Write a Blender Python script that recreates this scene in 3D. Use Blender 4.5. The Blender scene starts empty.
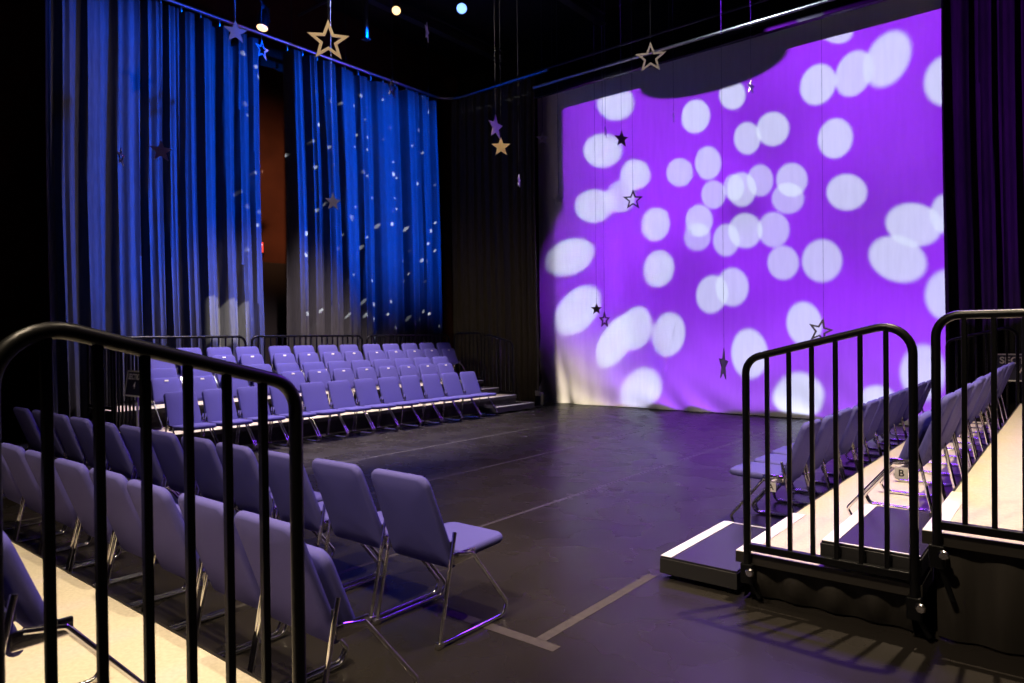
import bpy, bmesh, math, random
from mathutils import Vector, Matrix, Euler
R = math.radians
C = bpy.context.scene.collection
SC = bpy.context.scene
rnd = random.Random(7)

# ------------------------------------------------------------------ materials
def pr(name, col, rough=.6, metal=0., spec=.5, emit=None, es=0., sheen=0.):
    m = bpy.data.materials.new(name); m.use_nodes = True
    b = m.node_tree.nodes['Principled BSDF']
    b.inputs['Base Color'].default_value = (*col, 1)
    b.inputs['Roughness'].default_value = rough
    b.inputs['Metallic'].default_value = metal
    b.inputs['Specular IOR Level'].default_value = spec
    if sheen:
        b.inputs['Sheen Weight'].default_value = sheen
    if emit:
        b.inputs['Emission Color'].default_value = (*emit, 1)
        b.inputs['Emission Strength'].default_value = es
    return m

def noisy(m, scale, c1, c2, detail=4, bump=0., bscale=None, stretch=None, coords='Object'):
    nt = m.node_tree; n = nt.nodes; b = n['Principled BSDF']
    tc = n.new('ShaderNodeTexCoord'); mp = n.new('ShaderNodeMapping')
    if stretch: mp.inputs['Scale'].default_value = stretch
    nz = n.new('ShaderNodeTexNoise'); nz.inputs['Scale'].default_value = scale; nz.inputs['Detail'].default_value = detail
    cr = n.new('ShaderNodeValToRGB')
    cr.color_ramp.elements[0].position = .3; cr.color_ramp.elements[1].position = .7
    cr.color_ramp.elements[0].color = (*c1, 1); cr.color_ramp.elements[1].color = (*c2, 1)
    nt.links.new(tc.outputs[coords], mp.inputs[0]); nt.links.new(mp.outputs[0], nz.inputs['Vector'])
    nt.links.new(nz.outputs['Fac'], cr.inputs[0]); nt.links.new(cr.outputs[0], b.inputs['Base Color'])
    if bump:
        n2 = n.new('ShaderNodeTexNoise'); n2.inputs['Scale'].default_value = bscale or scale
        bp = n.new('ShaderNodeBump'); bp.inputs['Strength'].default_value = bump; bp.inputs['Distance'].default_value = .002
        nt.links.new(mp.outputs[0], n2.inputs['Vector']); nt.links.new(n2.outputs['Fac'], bp.inputs['Height'])
        nt.links.new(bp.outputs[0], b.inputs['Normal'])
    return m

M = {}
M['fabric'] = noisy(pr('lavender upholstery', (.106, .098, .335), .85, spec=.2), 500, (.095, .088, .305), (.118, .108, .365), bump=.25, bscale=900)
M['chrome'] = pr('polished chrome', (.76, .75, .73), .16, 1.)
M['black_metal'] = pr('black powder coat', (.0025, .0025, .0028), .36, spec=.28)
M['black_plastic'] = pr('black plastic', (.012, .012, .014), .5)
M['deck'] = noisy(pr('cream deck', (.62, .56, .42), .7, spec=.3), 60, (.56, .50, .37), (.66, .59, .45), detail=8, bump=.15, bscale=220)
M['deck_edge'] = pr('dark deck edge', (.018, .015, .012), .45)
M['nosing'] = noisy(pr('white nosing', (.8, .78, .72), .6), 40, (.72, .7, .66), (.84, .82, .78))
M['black_tread'] = noisy(pr('black tread', (.02, .018, .026), .26), 90, (.017, .015, .022), (.025, .022, .03))
M['box_black'] = pr('black painted plywood', (.012, .011, .012), .55)
M['skirt'] = noisy(pr('black skirt cloth', (.02, .017, .014), .7, spec=.3), 8, (.015, .0125, .01), (.026, .022, .018), stretch=(1, 1, .2))
M['velour'] = noisy(pr('charcoal velour', (.06, .058, .06), .9, spec=.1), 14, (.055, .052, .052), (.075, .072, .074), stretch=(3, 3, .3))
M['black_velour'] = noisy(pr('black velour', (.016, .014, .013), .9, spec=.1), 14, (.014, .0125, .011), (.022, .019, .016), stretch=(3, 3, .3))
M['deep_velour'] = noisy(pr('deep black velour', (.008, .007, .007), .9, spec=.08), 14, (.006, .006, .006), (.011, .0095, .009), stretch=(3, 3, .3))
M['corner_velour'] = noisy(pr('lightened black velour', (.04, .036, .032), .9, spec=.1), 14, (.036, .031, .026), (.05, .044, .037), stretch=(3, 3, .3))  # paler base stands in for warm light on the corner folds
M['cyc'] = noisy(pr('white cyclorama cloth', (.74, .73, .72), .8, spec=.15), 5, (.72, .71, .70), (.78, .77, .76), stretch=(2.5, 2.5, .3))
M['wall_red'] = noisy(pr('dark red brown wall', (.06, .02, .01), .8, spec=.2), 3, (.055, .016, .008), (.075, .023, .011))
M['wall_black'] = noisy(pr('black painted wall', (.012, .011, .011), .85, spec=.2), 3, (.010, .009, .009), (.015, .014, .014))
M['ceiling'] = noisy(pr('black ceiling', (.012, .012, .014), .85, spec=.2), 2, (.010, .010, .012), (.015, .015, .017))
M['steel'] = pr('dark painted steel', (.03, .03, .035), .45, .2)
M['pipe'] = pr('galvanised pipe', (.55, .55, .57), .28, 1.)
M['tape'] = noisy(pr('dull floor tape', (.05, .042, .035), .75, spec=.2), 30, (.042, .036, .03), (.06, .051, .042))
M['string'] = pr('clear hanging line', (.06, .07, .1), .4, spec=.4)
M['star_wood'] = noisy(pr('pale wooden star', (.95, .75, .47), .6), 30, (.92, .72, .44), (.98, .79, .5))
M['star_gold'] = pr('gold card star', (1., .74, .36), .5)
M['star_grey'] = noisy(pr('grey card star', (.42, .40, .40), .7), 25, (.38, .36, .36), (.46, .44, .44))
M['star_brown'] = pr('brown card star', (.17, .13, .10), .7)
M['star_dark'] = pr('dark card star', (.06, .055, .07), .6)
M['star_white'] = pr('silver card star', (.75, .74, .78), .35)
M['navy'] = pr('navy sign face', (.03, .03, .07), .5)
M['white'] = pr('white print', (.88, .85, .8), .6)
M['print'] = pr('black print', (.02, .02, .02), .6)
M['lamp_warm'] = pr('warm lens', (.9, .8, .6), .3, emit=(1, .6, .27), es=2.4)
M['lamp_blue'] = pr('blue white lens', (.7, .8, 1), .3, emit=(.16, .32, 1), es=3.)
M['exit_red'] = pr('red exit face', (.5, .03, .02), .4, emit=(1, .07, .04), es=1.6)
M['exit_white'] = pr('lit exit letters', (.9, .5, .45), .4, emit=(1, .45, .4), es=1.8)
M['door'] = pr('dark door', (.02, .014, .012), .6)
M['grey_plate'] = pr('grey plate', (.5, .5, .5), .5)

def floor_material():
    m = noisy(pr('black marley dance floor', (.015, .013, .012), .33, spec=.32), 1.3, (.0135, .0115, .0098), (.021, .0178, .0155), detail=4)
    nt = m.node_tree; n = nt.nodes; b = n['Principled BSDF']; lk = nt.links.new
    base = b.inputs['Base Color'].links[0].from_socket
    tc = n.new('ShaderNodeTexCoord'); sp = n.new('ShaderNodeSeparateXYZ'); lk(tc.outputs['Object'], sp.inputs[0])
    def mth(op, a, bb, cl=False):
        q = n.new('ShaderNodeMath'); q.operation = op; q.use_clamp = cl
        for i, v in enumerate((a, bb)):
            if v is None: continue
            if isinstance(v, (int, float)): q.inputs[i].default_value = v
            else: lk(v, q.inputs[i])
        return q.outputs[0]
    # sheet seams every 1.6 m along the stage direction
    f = mth('ABSOLUTE', mth('SUBTRACT', mth('FRACT', mth('DIVIDE', mth('ADD', sp.outputs[0], 18.85), 1.6), None), .5), None)
    seam = mth('LESS_THAN', mth('ABSOLUTE', mth('SUBTRACT', f, 0.0), None), .0105)
    seam = mth('MULTIPLY', seam, mth('LESS_THAN', sp.outputs[0], -2.6))
    mx = n.new('ShaderNodeMixRGB'); mx.inputs[2].default_value = (.04, .035, .032, 1)
    lk(seam, mx.inputs[0]); lk(base, mx.inputs[1]); lk(mx.outputs[0], b.inputs['Base Color'])
    # scuffs in the gloss
    nz = n.new('ShaderNodeTexNoise'); nz.inputs['Scale'].default_value = 2.2; nz.inputs['Detail'].default_value = 3
    lk(tc.outputs['Object'], nz.inputs['Vector'])
    mr = n.new('ShaderNodeMapRange'); mr.inputs[1].default_value = .3; mr.inputs[2].default_value = .7
    mr.inputs[3].default_value = .23; mr.inputs[4].default_value = .31
    lk(nz.outputs['Fac'], mr.inputs[0])
    lk(mth('ADD', mr.outputs[0], mth('MULTIPLY', seam, .15)), b.inputs['Roughness'])
    n3 = n.new('ShaderNodeTexNoise'); n3.inputs['Scale'].default_value = 7; n3.inputs['Detail'].default_value = 3
    lk(tc.outputs['Object'], n3.inputs['Vector'])
    bp = n.new('ShaderNodeBump'); bp.inputs['Strength'].default_value = .035; bp.inputs['Distance'].default_value = .006
    lk(n3.outputs['Fac'], bp.inputs['Height']); lk(bp.outputs[0], b.inputs['Normal'])
    b.inputs['Specular IOR Level'].default_value = 0.
    gl = n.new('ShaderNodeBsdfGlossy'); gl.inputs['Color'].default_value = (1, 1, 1, 1)
    lk(b.inputs['Roughness'].links[0].from_socket, gl.inputs['Roughness']); lk(bp.outputs[0], gl.inputs['Normal'])
    fr = n.new('ShaderNodeFresnel'); fr.inputs['IOR'].default_value = 1.38
    fac = mth('MINIMUM', mth('ADD', mth('MULTIPLY', fr.outputs[0], .52), .006), .2)
    ms = n.new('ShaderNodeMixShader'); lk(fac, ms.inputs[0]); lk(b.outputs[0], ms.inputs[1]); lk(gl.outputs[0], ms.inputs[2])
    lk(ms.outputs[0], n['Material Output'].inputs['Surface'])
    return m
M['floor'] = floor_material()

# ------------------------------------------------------------------ mesh helpers
def obj(name, bm, mat, parent=None, smooth=True):
    me = bpy.data.meshes.new(name); bmesh.ops.recalc_face_normals(bm, faces=bm.faces); bm.to_mesh(me); bm.free()
    me.materials.append(mat)
    if smooth:
        for p in me.polygons: p.use_smooth = True
        try: me.set_sharp_from_angle(angle=R(38))
        except Exception: pass
    o = bpy.data.objects.new(name, me); C.objects.link(o)
    if parent: o.parent = parent
    return o

def thing(name, label, cat, loc=(0, 0, 0), rz=0., group=None):
    o = bpy.data.objects.new(name, None); C.objects.link(o)
    o.empty_display_size = .1
    o.location = loc; o.rotation_euler = (0, 0, rz)
    o['label'] = label; o['category'] = cat
    if group: o['group'] = group
    return o

def tag(o, label, cat, group=None):
    o['label'] = label; o['category'] = cat
    if group: o['group'] = group
    return o

def struct(o):
    o['kind'] = 'structure'; return o

def dup(root, loc, rz, label, group=None):
    r = root.copy(); C.objects.link(r); r.location = loc; r.rotation_euler = (0, 0, rz); r['label'] = label
    if group: r['group'] = group
    for ch in list(root.children):
        c = ch.copy(); C.objects.link(c); c.parent = r
        for g in list(ch.children):
            d = g.copy(); C.objects.link(d); d.parent = c
    return r

def box(x0, x1, y0, y1, z0, z1, bev=0., bm=None, seg=2):
    bm2 = bmesh.new()
    r = bmesh.ops.create_cube(bm2, size=1)
    for v in bm2.verts:
        v.co = Vector((x0 + (v.co.x + .5) * (x1 - x0), y0 + (v.co.y + .5) * (y1 - y0), z0 + (v.co.z + .5) * (z1 - z0)))
    if bev: bmesh.ops.bevel(bm2, geom=bm2.edges[:], offset=bev, segments=seg, affect='EDGES', profile=.5)
    if bm is None: return bm2
    tmp = bpy.data.meshes.new('tmp'); bm2.to_mesh(tmp); bm2.free(); bm.from_mesh(tmp); bpy.data.meshes.remove(tmp)
    return bm

def fillet(pts, rad, seg=6):
    pts = [Vector(p) for p in pts]
    if not isinstance(rad, (list, tuple)): rad = [rad] * len(pts)
    out = [pts[0]]
    for i in range(1, len(pts) - 1):
        p, a, b = pts[i], pts[i - 1], pts[i + 1]
        d1 = (a - p).normalized(); d2 = (b - p).normalized()
        ang = d1.angle(d2)
        if rad[i] <= 0 or ang > 3.1: out.append(p); continue
        t = min(rad[i] / math.tan(ang / 2), (a - p).length * .49, (b - p).length * .49)
        r = t * math.tan(ang / 2)
        c = p + (d1 + d2).normalized() * (r / math.sin(ang / 2))
        s = p + d1 * t - c; e = p + d2 * t - c
        tot = s.angle(e); ax = s.cross(e).normalized()
        for k in range(seg + 1):
            out.append(c + Matrix.Rotation(tot * k / seg, 3, ax) @ s)
    out.append(pts[-1]); return out

def tube(pts, r, seg=10, bm=None, caps=True):
    bm = bm or bmesh.new(); pts = [Vector(p) for p in pts]; rings = []
    t0 = (pts[1] - pts[0]).normalized()
    nrm = t0.orthogonal().normalized(); prev = t0
    for i, p in enumerate(pts):
        if i == 0: t = t0
        elif i == len(pts) - 1: t = (pts[i] - pts[i - 1]).normalized()
        else: t = ((pts[i + 1] - p).normalized() + (p - pts[i - 1]).normalized()).normalized()
        q = prev.rotation_difference(t); nrm = (q @ nrm).normalized(); prev = t
        bi = t.cross(nrm)
        rings.append([bm.verts.new(p + (nrm * math.cos(2 * math.pi * k / seg) + bi * math.sin(2 * math.pi * k / seg)) * r) for k in range(seg)])
    for a, b in zip(rings, rings[1:]):
        for k in range(seg): bm.faces.new((a[k], a[(k + 1) % seg], b[(k + 1) % seg], b[k]))
    if caps: bm.faces.new(rings[0][::-1]); bm.faces.new(rings[-1])
    return bm

def rod(a, b, r, seg=10, bm=None): return tube([a, b], r, seg, bm)

def lathe(prof, seg=24, mat=None, bm=None):
    bm = bm or bmesh.new(); mat = mat or Matrix.Identity(4); rings = []
    for r, z in prof:
        rings.append([bm.verts.new(mat @ Vector((r * math.cos(2 * math.pi * k / seg), r * math.sin(2 * math.pi * k / seg), z))) for k in range(seg)])
    for a, b in zip(rings, rings[1:]):
        for k in range(seg): bm.faces.new((a[k], a[(k + 1) % seg], b[(k + 1) % seg], b[k]))
    bm.faces.new(rings[0][::-1]); bm.faces.new(rings[-1]); return bm

def pad(w0, w1, h, t, rad, edge, mat):
    """Upholstered slab: outline in local X (width) and Z (height 0..h), thickness along Y, width w0 at the bottom and w1 at the top."""
    bm = bmesh.new(); out = []
    def corner(cx, cz, a0, r):
        for k in range(7):
            a = a0 + math.pi / 2 * k / 6
            out.append((cx + r * math.cos(a), cz + r * math.sin(a)))
    rb, rt = rad
    corner(w1 / 2 - rt, h - rt, 0, rt); corner(-w1 / 2 + rt, h - rt, math.pi / 2, rt)
    corner(-w0 / 2 + rb, rb, math.pi, rb); corner(w0 / 2 - rb, rb, 1.5 * math.pi, rb)
    n = len(out); cx = 0; cz = h / 2
    layers = []
    for s in range(7):                                  # rounded edge profile through the thickness
        a = -math.pi / 2 + math.pi * s / 6
        y = t / 2 * math.sin(a); ins = edge * (1 - math.cos(a))
        ring = []
        for x, z in out:
            sx = 1 - ins / (max(w0, w1) / 2); sz = 1 - ins / (h / 2)
            ring.append(bm.verts.new(mat @ Vector((x * sx, y, cz + (z - cz) * sz))))
        layers.append(ring)
    for a, b in zip(layers, layers[1:]):
        for k in range(n): bm.faces.new((a[k], a[(k + 1) % n], b[(k + 1) % n], b[k]))
    for ring, s in ((layers[0], -1), (layers[-1], 1)):   # slightly crowned faces
        prev = ring
        for f, lift in ((.7, .004), (.35, .007)):
            nr = []
            for v in prev if prev is ring else ring: pass
            for x, z in out:
                sx = (1 - edge / (max(w0, w1) / 2)) * f; sz = (1 - edge / (h / 2)) * f
                nr.append(bm.verts.new(mat @ Vector((x * sx, s * (t / 2 + lift), cz + (z - cz) * sz))))
            for k in range(n): bm.faces.new((prev[k], prev[(k + 1) % n], nr[(k + 1) % n], nr[k]))
            prev = nr
        bm.faces.new(prev)
    return bm

def text(body, size, mat, parent, M4, name='lettering', bold=.0, ext=.001, align='CENTER'):
    cu = bpy.data.curves.new(name, 'FONT'); cu.body = body; cu.size = size; cu.align_x = align; cu.align_y = 'CENTER'
    cu.extrude = ext; cu.offset = bold; cu.materials.append(mat)
    f = bpy.data.objects.new('tmp_text', cu); C.objects.link(f)
    me = bpy.data.meshes.new_from_object(f.evaluated_get(bpy.context.evaluated_depsgraph_get()))
    bpy.data.objects.remove(f); bpy.data.curves.remove(cu)
    me.materials.clear(); me.materials.append(mat)
    o = bpy.data.objects.new(name, me); C.objects.link(o); o.parent = parent; o.matrix_local = M4
    return o

# ------------------------------------------------------------------ the room
XL, YS = -12.0, 12.55           # blue curtain line, cyclorama line
struct(obj('floor', box(-13.0, 4.2, -5.2, 13.8, -.1, 0), M['floor'], smooth=False))
struct(obj('wall_left', box(-13.0, -12.75, -5.2, 13.8, 0, 8.8), M['wall_red'], smooth=False))
struct(obj('wall_back', box(-12.75, 4.0, 13.5, 13.8, 0, 8.8), M['wall_black'], smooth=False))
struct(obj('wall_right', box(4.0, 4.2, -5.2, 13.8, 0, 8.8), M['wall_black'], smooth=False))
struct(obj('wall_front', box(-12.75, 4.0, -5.2, -5.0, 0, 8.8), M['wall_black'], smooth=False))
struct(obj('ceiling', box(-13.0, 4.2, -5.2, 13.8, 8.8, 8.95), M['ceiling'], smooth=False))
d = struct(obj('door_1', box(-12.75, -12.70, 6.5, 8.4, 0, 3.05, .004), M['door'], smooth=False))
obj('door_handle', rod((-12.66, 6.62, 1.0), (-12.66, 6.62, 1.3), .014), M['chrome'], d)
for k in (5, 6, 7):
    pass
# ceiling steel, running the same way as the curtain track
for i, (x, z) in enumerate(((-11.1, 8.35), (-8.2, 8.45), (-5.0, 8.45), (-1.8, 8.45))):
    bm = box(x - .09, x + .09, -4.9, 13.4, z - .012, z + .012); box(x - .012, x + .012, -4.9, 13.4, z + .012, z + .22, bm=bm)
    box(x - .09, x + .09, -4.9, 13.4, z + .22, z + .244, bm=bm)
    struct(obj('beam_%d' % (i + 1), bm, M['steel'], smooth=False))

# ------------------------------------------------------------------ hanging cloth
def folds(s, seed, pitch, amp, ex=.9):
    """Irregular box-pleat depth: wide rounded ridges with narrow deep valleys."""
    q = s / pitch + .30 * math.sin(s * 1.7 + seed) + .16 * math.sin(s * 4.3 + seed * 2.1)
    f = abs((q % 1.) - .5) * 2                           # 1 on the ridge, 0 in the valley
    w = .30 + .14 * math.sin(s * 3.1 + seed * 2.7)
    t = min(1, max(0, (f - w + .17) / .34)); r = t * t * (3 - 2 * t)
    k = .78 + .22 * math.sin(s * 2.3 + seed * 1.3)
    return amp * k * r * (1 - .10 * math.cos(3 * math.pi * f)) + amp * .06 * math.sin(s * 31 + seed)

def curtain(name, p0, p1, z0, z1, out, seed, pitch, amp, mat, nz=10, step=.022, sway=.06):
    p0 = Vector(p0); p1 = Vector(p1); L = (p1 - p0).length; d = (p1 - p0) / L; o = Vector(out)
    n = int(L / step); bm = bmesh.new(); rows = []
    for j in range(nz + 1):
        t = j / nz; row = []
        for i in range(n + 1):
            s = L * i / n
            sh = sway * (1 - t) * math.sin(s * 1.3 + seed * 3)
            dep = folds(s + sh, seed, pitch, amp * (.62 + .38 * (1 - t)))
            p = p0 + d * (s + .02 * math.sin(seed + 5 * t)) + o * dep
            row.append(bm.verts.new((p.x, p.y, z0 + (z1 - z0) * t)))
        rows.append(row)
    for a, b in zip(rows, rows[1:]):
        for i in range(n): bm.faces.new((a[i], a[i + 1], b[i + 1], b[i]))
    return obj(name, bm, mat)

def hem(p0, p1, z0, z1, parent, mat):
    return None

TZ = 7.28   # track height
c1 = curtain('stage_curtain', (XL, 3.62, 0), (XL, 7.13, 0), .03, TZ - .16, (1, 0, 0), 2.2, .36, .36, M['velour'])
tag(c1, 'wide pleated curtain lit blue and lavender, left of the red brown wall gap', 'curtain')
c2 = curtain('stage_curtain', (XL, 7.74, 0), (XL, 11.75, 0), .03, TZ - .16, (1, 0, 0), 5.1, .50, .42, M['velour'])
tag(c2, 'pleated curtain lit bright blue with white light specks, right of the wall gap', 'curtain')
c3 = curtain('stage_curtain', (-11.75, 12.2, 0), (-9.15, 12.2, 0), .02, TZ - .1, (0, -1, 0), 1.1, .24, .18, M['corner_velour'])
tag(c3, 'black pleated curtain filling the corner beside the projection cloth', 'curtain')
c4 = curtain('stage_curtain', (-1.48, 11.82, 0), (3.2, 11.82, 0), .02, 8.3, (0, -1, 0), 7.7, .27, .16, M['deep_velour'])
tag(c4, 'black pleated curtain covering the right edge of the purple projection cloth', 'curtain')

# cyclorama: flat cloth, gathered wrinkles toward the lower corner by the black curtain
bm = bmesh.new(); nx, nzv = 220, 150; x0, x1, z0, z1 = -9.42, -1.0, .012, 6.95; rows = []
for j in range(nzv + 1):
    z = z0 + (z1 - z0) * (j / nzv) ** 1.7; row = []
    for i in range(nx + 1):
        x = x0 + (x1 - x0) * i / nx
        low = math.exp(-z / .28); mid = math.exp(-z / .8); lf = math.exp(-max(0, x - x0) / .75)
        y = YS + .01 - .12 * low * (.5 + .5 * lf)
        u = x + .55 * z * lf
        y += .075 * mid * lf * math.sin(u * 13 + .6 * math.sin(z * 3)) + .03 * mid * lf * math.sin(u * 24 + 1)
        y += .035 * low * math.sin(x * 5 + 2 * math.sin(x * 2.1) + z * 9) + .010 * mid * math.sin(x * 8 + 4 * z)
        y += .004 * math.sin(x * 3.1 + .4 * z)
        row.append(bm.verts.new((x, y, z)))
    rows.append(row)
for a, b in zip(rows, rows[1:]):
    for i in range(nx): bm.faces.new((a[i], a[i + 1], b[i + 1], b[i]))
tag(obj('projection_cloth', bm, M['cyc']), 'huge white backdrop cloth glowing purple with pale light circles', 'backdrop')

# curtain track: silver rail along the blue curtains, bending round the corner
tr = thing('curtain_track', 'silver curtain track above the blue curtains, bending at the corner', 'curtain track')
path = fillet([(XL + .05, -2.0, TZ), (XL + .05, 12.25, TZ), (-8.9, 12.25, TZ)], .5, 12)
bm = bmesh.new()
tube(path, .035, 8, bm)
obj('rail', bm, M['pipe'], tr)
for y in (4.3, 5.6, 7.9, 9.2, 10.5, 11.6):
    obj('hanger', rod((XL + .05, y, TZ + .03), (XL + .05, y, 8.78), .008, 6), M['steel'], tr)
for k in range(24):
    y = 3.65 + k * .345
    if 7.05 < y < 7.7: continue
    obj('carrier', box(XL + .03, XL + .07, y - .012, y + .012, TZ - .15, TZ - .03, .004), M['pipe'], tr)

# masking border and pipes in front of the top of the cloth
bt = obj('hanging_border', box(-9.1, 3.6, 12.02, 12.12, 6.66, 6.84, .008), M['black_metal'], smooth=False)
tag(bt, 'long black border strip crossing above the purple backdrop', 'border')
pp = thing('lighting_truss', 'silver pipe truss with bright highlight above the black border strip', 'truss')
obj('lower_chord', rod((-9.1, 11.99, 6.875), (3.6, 11.99, 6.875), .032, 12), M['pipe'], pp)
obj('upper_chord', rod((-9.1, 11.99, 7.2), (3.6, 11.99, 7.2), .024, 12), M['steel'], pp)
for x in (-8.6, -5.9, -3.2, -.6):
    obj('drop_cable', rod((x, 11.99, 7.2), (x, 11.99, 8.78), .006, 6), M['steel'], pp)
# lighting grid pipes overhead
for i, (y, lab) in enumerate(((8.3, 'dark ceiling pipe carrying the warm and blue lamps'), (5.2, 'dark ceiling pipe nearer than the lamp pipe'))):
    g = thing('lighting_pipe', lab, 'pipe')
    obj('tube', rod((-12.3, y, 8.1), (3.5, y, 8.1), .026, 10), M['steel'], g)
    for x in (-10.9, -7.4, -3.9, -.4): obj('drop_cable', rod((x, y, 8.1), (x, y, 8.79), .008, 6), M['steel'], g)
g = thing('hanging_post', 'short vertical steel post hanging from ceiling behind the gold star', 'post', (-10.66, 8.7, 7.3))
obj('shaft', box(-.035, .035, -.035, .035, 0, 1.5, .006), M['pipe'], g)
obj('foot_plate', box(-.07, .07, -.07, .07, -.02, 0, .004), M['steel'], g)

def stage_light(loc, aim, label, lens, size=.12):
    t = thing('stage_light', label, 'stage light', loc)
    dirv = (Vector(aim) - Vector(loc)).normalized()
    q = Vector((0, 0, 1)).rotation_difference(dirv).to_matrix().to_4x4()
    obj('housing', lathe([(size * .5, -.32), (size * .8, -.3), (size, -.1), (size, .06), (size * 1.1, .07), (size * 1.1, .1)], 20, q), M['black_metal'], t)
    obj('lens', lathe([(size * .95, .098), (size * .9, .108), (size * .5, .118)], 20, q), lens, t)
    obj('yoke', tube(fillet([q @ Vector((size * 1.15, 0, -.05)), (size * 1.15, 0, .24), (-size * 1.15, 0, .24), q @ Vector((-size * 1.15, 0, -.05))], .04), .012, 8), M['black_metal'], t)
    obj('clamp', box(-.03, .03, -.03, .03, .23, .33, .006), M['steel'], t)
    obj('hanging_rod', rod((0, 0, .32), (0, 0, 8.79 - loc[2]), .01, 8), M['steel'], t)
    return t

# ------------------------------------------------------------------ chairs
PITCH = R(20.6)     # backrest recline
def chair(label, group, flipped, loc, rz):
    t = thing('folding_chair', label, 'chair', loc, rz, group)
    for s in (-1, 1):
        x = s * .231
        p = fillet([(x, .112, .535), (x, 0, .014), (x, .475, .014), (x, .505, .075), (x, .235, .405), (x, .13, .425)], [0, .012, .04, .03, .02, 0], 5)
        obj('leg_frame', tube(p, .0105, 10), M['chrome'], t)
        obj('foot_cap', box(x - .014, x + .014, -.022, .02, 0, .03, .005), M['chrome'], t)
        obj('hinge', box(x - s * .002 - .008, x - s * .002 + .008, .10, .255, .375, .43, .006), M['chrome'], t)
        obj('side_catch', box(x - s * .014 - .006, x - s * .014 + .006, .092, .118, .455, .49, .004), M['black_plastic'], t)
    obj('crossbar', rod((-.229, .19, .395), (.229, .19, .395), .011, 10), M['chrome'], t)
    Mb = Matrix.Translation((0, .128, .35)) @ Matrix.Rotation(PITCH, 4, 'X')
    obj('backrest', pad(.445, .415, .513, .046, (.03, .055), .018, Mb), M['fabric'], t)
    if flipped:
        Ms = Matrix.Translation((0, .205, .372)) @ Matrix.Rotation(PITCH, 4, 'X')
        st = obj('seat', pad(.43, .40, .355, .052, (.03, .06), .02, Ms), M['fabric'], t)
        Mt = Ms @ Matrix.Translation((0, .034, .303))
        bmt = box(-.027, .027, 0, .003, -.011, .011, .001)
        bmt.transform(Mt); obj('row_tag', bmt, M['white'], st, False)
    else:
        Ms = Matrix.Translation((0, .155, .398)) @ Matrix.Rotation(R(-88), 4, 'X')
        obj('seat', pad(.43, .42, .385, .052, (.03, .06), .02, Ms), M['fabric'], t)
    return t

ORD = ['first', 'second', 'third', 'fourth', 'fifth', 'sixth', 'seventh', 'eighth', 'ninth', 'tenth', 'eleventh', 'twelfth', 'thirteenth', 'fourteenth']
proto = {}
def seat_at(flipped, loc, rz, label, group):
    j = Euler((0, 0, rz)).to_matrix() @ Vector((rnd.uniform(-.002, .002), rnd.uniform(-.012, .012), 0))
    loc = (loc[0] + j.x, loc[1] + j.y, loc[2]); rz += R(rnd.uniform(-.4, .4))
    if flipped not in proto:
        proto[flipped] = chair(label, group, flipped, loc, rz); return proto[flipped]
    return dup(proto[flipped], loc, rz, label, group)

T1, T2, S1, S2 = .27, .54, .14, .405
def row(n, start, step, fixed, axis, z, rz, flipped, labfmt, group):
    out = []
    for k in range(n):
        s = start + step * k
        loc = (s, fixed, z) if axis == 'x' else (fixed, s, z)
        out.append(seat_at(flipped, loc, rz, labfmt.format(ORD[k]), group))
    return out

# far bank under the blue curtains, facing the stage floor
LX = -9.04
row(12, 9.65, -.495, LX + .11, 'y', 0, R(-90), False, 'purple chair with seat down, {} from backdrop end, front row below blue curtains', 'front row below the blue curtains')
row(12, 9.82, -.495, LX - .80, 'y', T1, R(-90), True, 'purple chair with seat flipped up, {} from backdrop end, middle row below blue curtains', 'middle row below the blue curtains')
tops = [10.76, 10.265, 9.77, 9.275, 8.78, 8.235, 7.74, 7.24, 6.74, 6.145, 5.65, 5.155, 4.66]
for k, s in enumerate(tops):
    seat_at(True, (LX - 1.67, s + .02, T2), R(-90), 'purple chair with seat flipped up, %s from backdrop end, top row below blue curtains' % ORD[k], 'top row below the blue curtains')
# bank behind the black railings, facing the other way
RX = -1.50
rowA = row(12, 5.50, .495, RX - .10, 'y', 0, R(90), False, 'purple chair on floor, {} from the low step, beside long cream riser', 'floor row beside the railed risers')
rowB = row(12, 5.14, .495, RX + .83, 'y', T1, R(90), True, 'purple chair on cream riser, {} from near end, behind the railings', 'row on the railed low riser')
# nearest bank, seen from behind
rowN = row(12, -2.61, -.515, 2.33, 'x', 0, 0, False, 'purple chair seen from behind, {} from open floor end, farther foreground row', 'farther foreground row')
rowM = row(9, -2.365, -.499, 1.47, 'x', 0, 0, True, 'purple chair seen from behind, {} from open floor end, nearer foreground row', 'nearer foreground row')
seat_at(True, (-2.5, .48, T1), 0, 'purple chair on cream riser, half hidden by the near railing', 'foreground riser row')

def row_card(ch, letter):
    c = obj('row_card', box(.236, .239, .15, .225, .305, .375, .001), M['white'], ch, False)
    text(letter, .06, M['print'], c, Matrix.Translation((.2395, .187, .34)) @ Matrix.Rotation(R(90), 4, 'Z') @ Matrix.Rotation(R(90), 4, 'X'), ext=.0004)
def row_card_l(ch, letter):
    c = obj('row_card', box(-.2455, -.2425, .15, .225, .305, .375, .001), M['white'], ch, False)
    text(letter, .06, M['print'], c, Matrix.Translation((-.246, .187, .34)) @ Matrix.Rotation(R(-90), 4, 'Z') @ Matrix.Rotation(R(90), 4, 'X'), bold=.001, ext=.0004)
row_card_l(rowA[0], 'A'); row_card_l(rowB[0], 'B')

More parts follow.
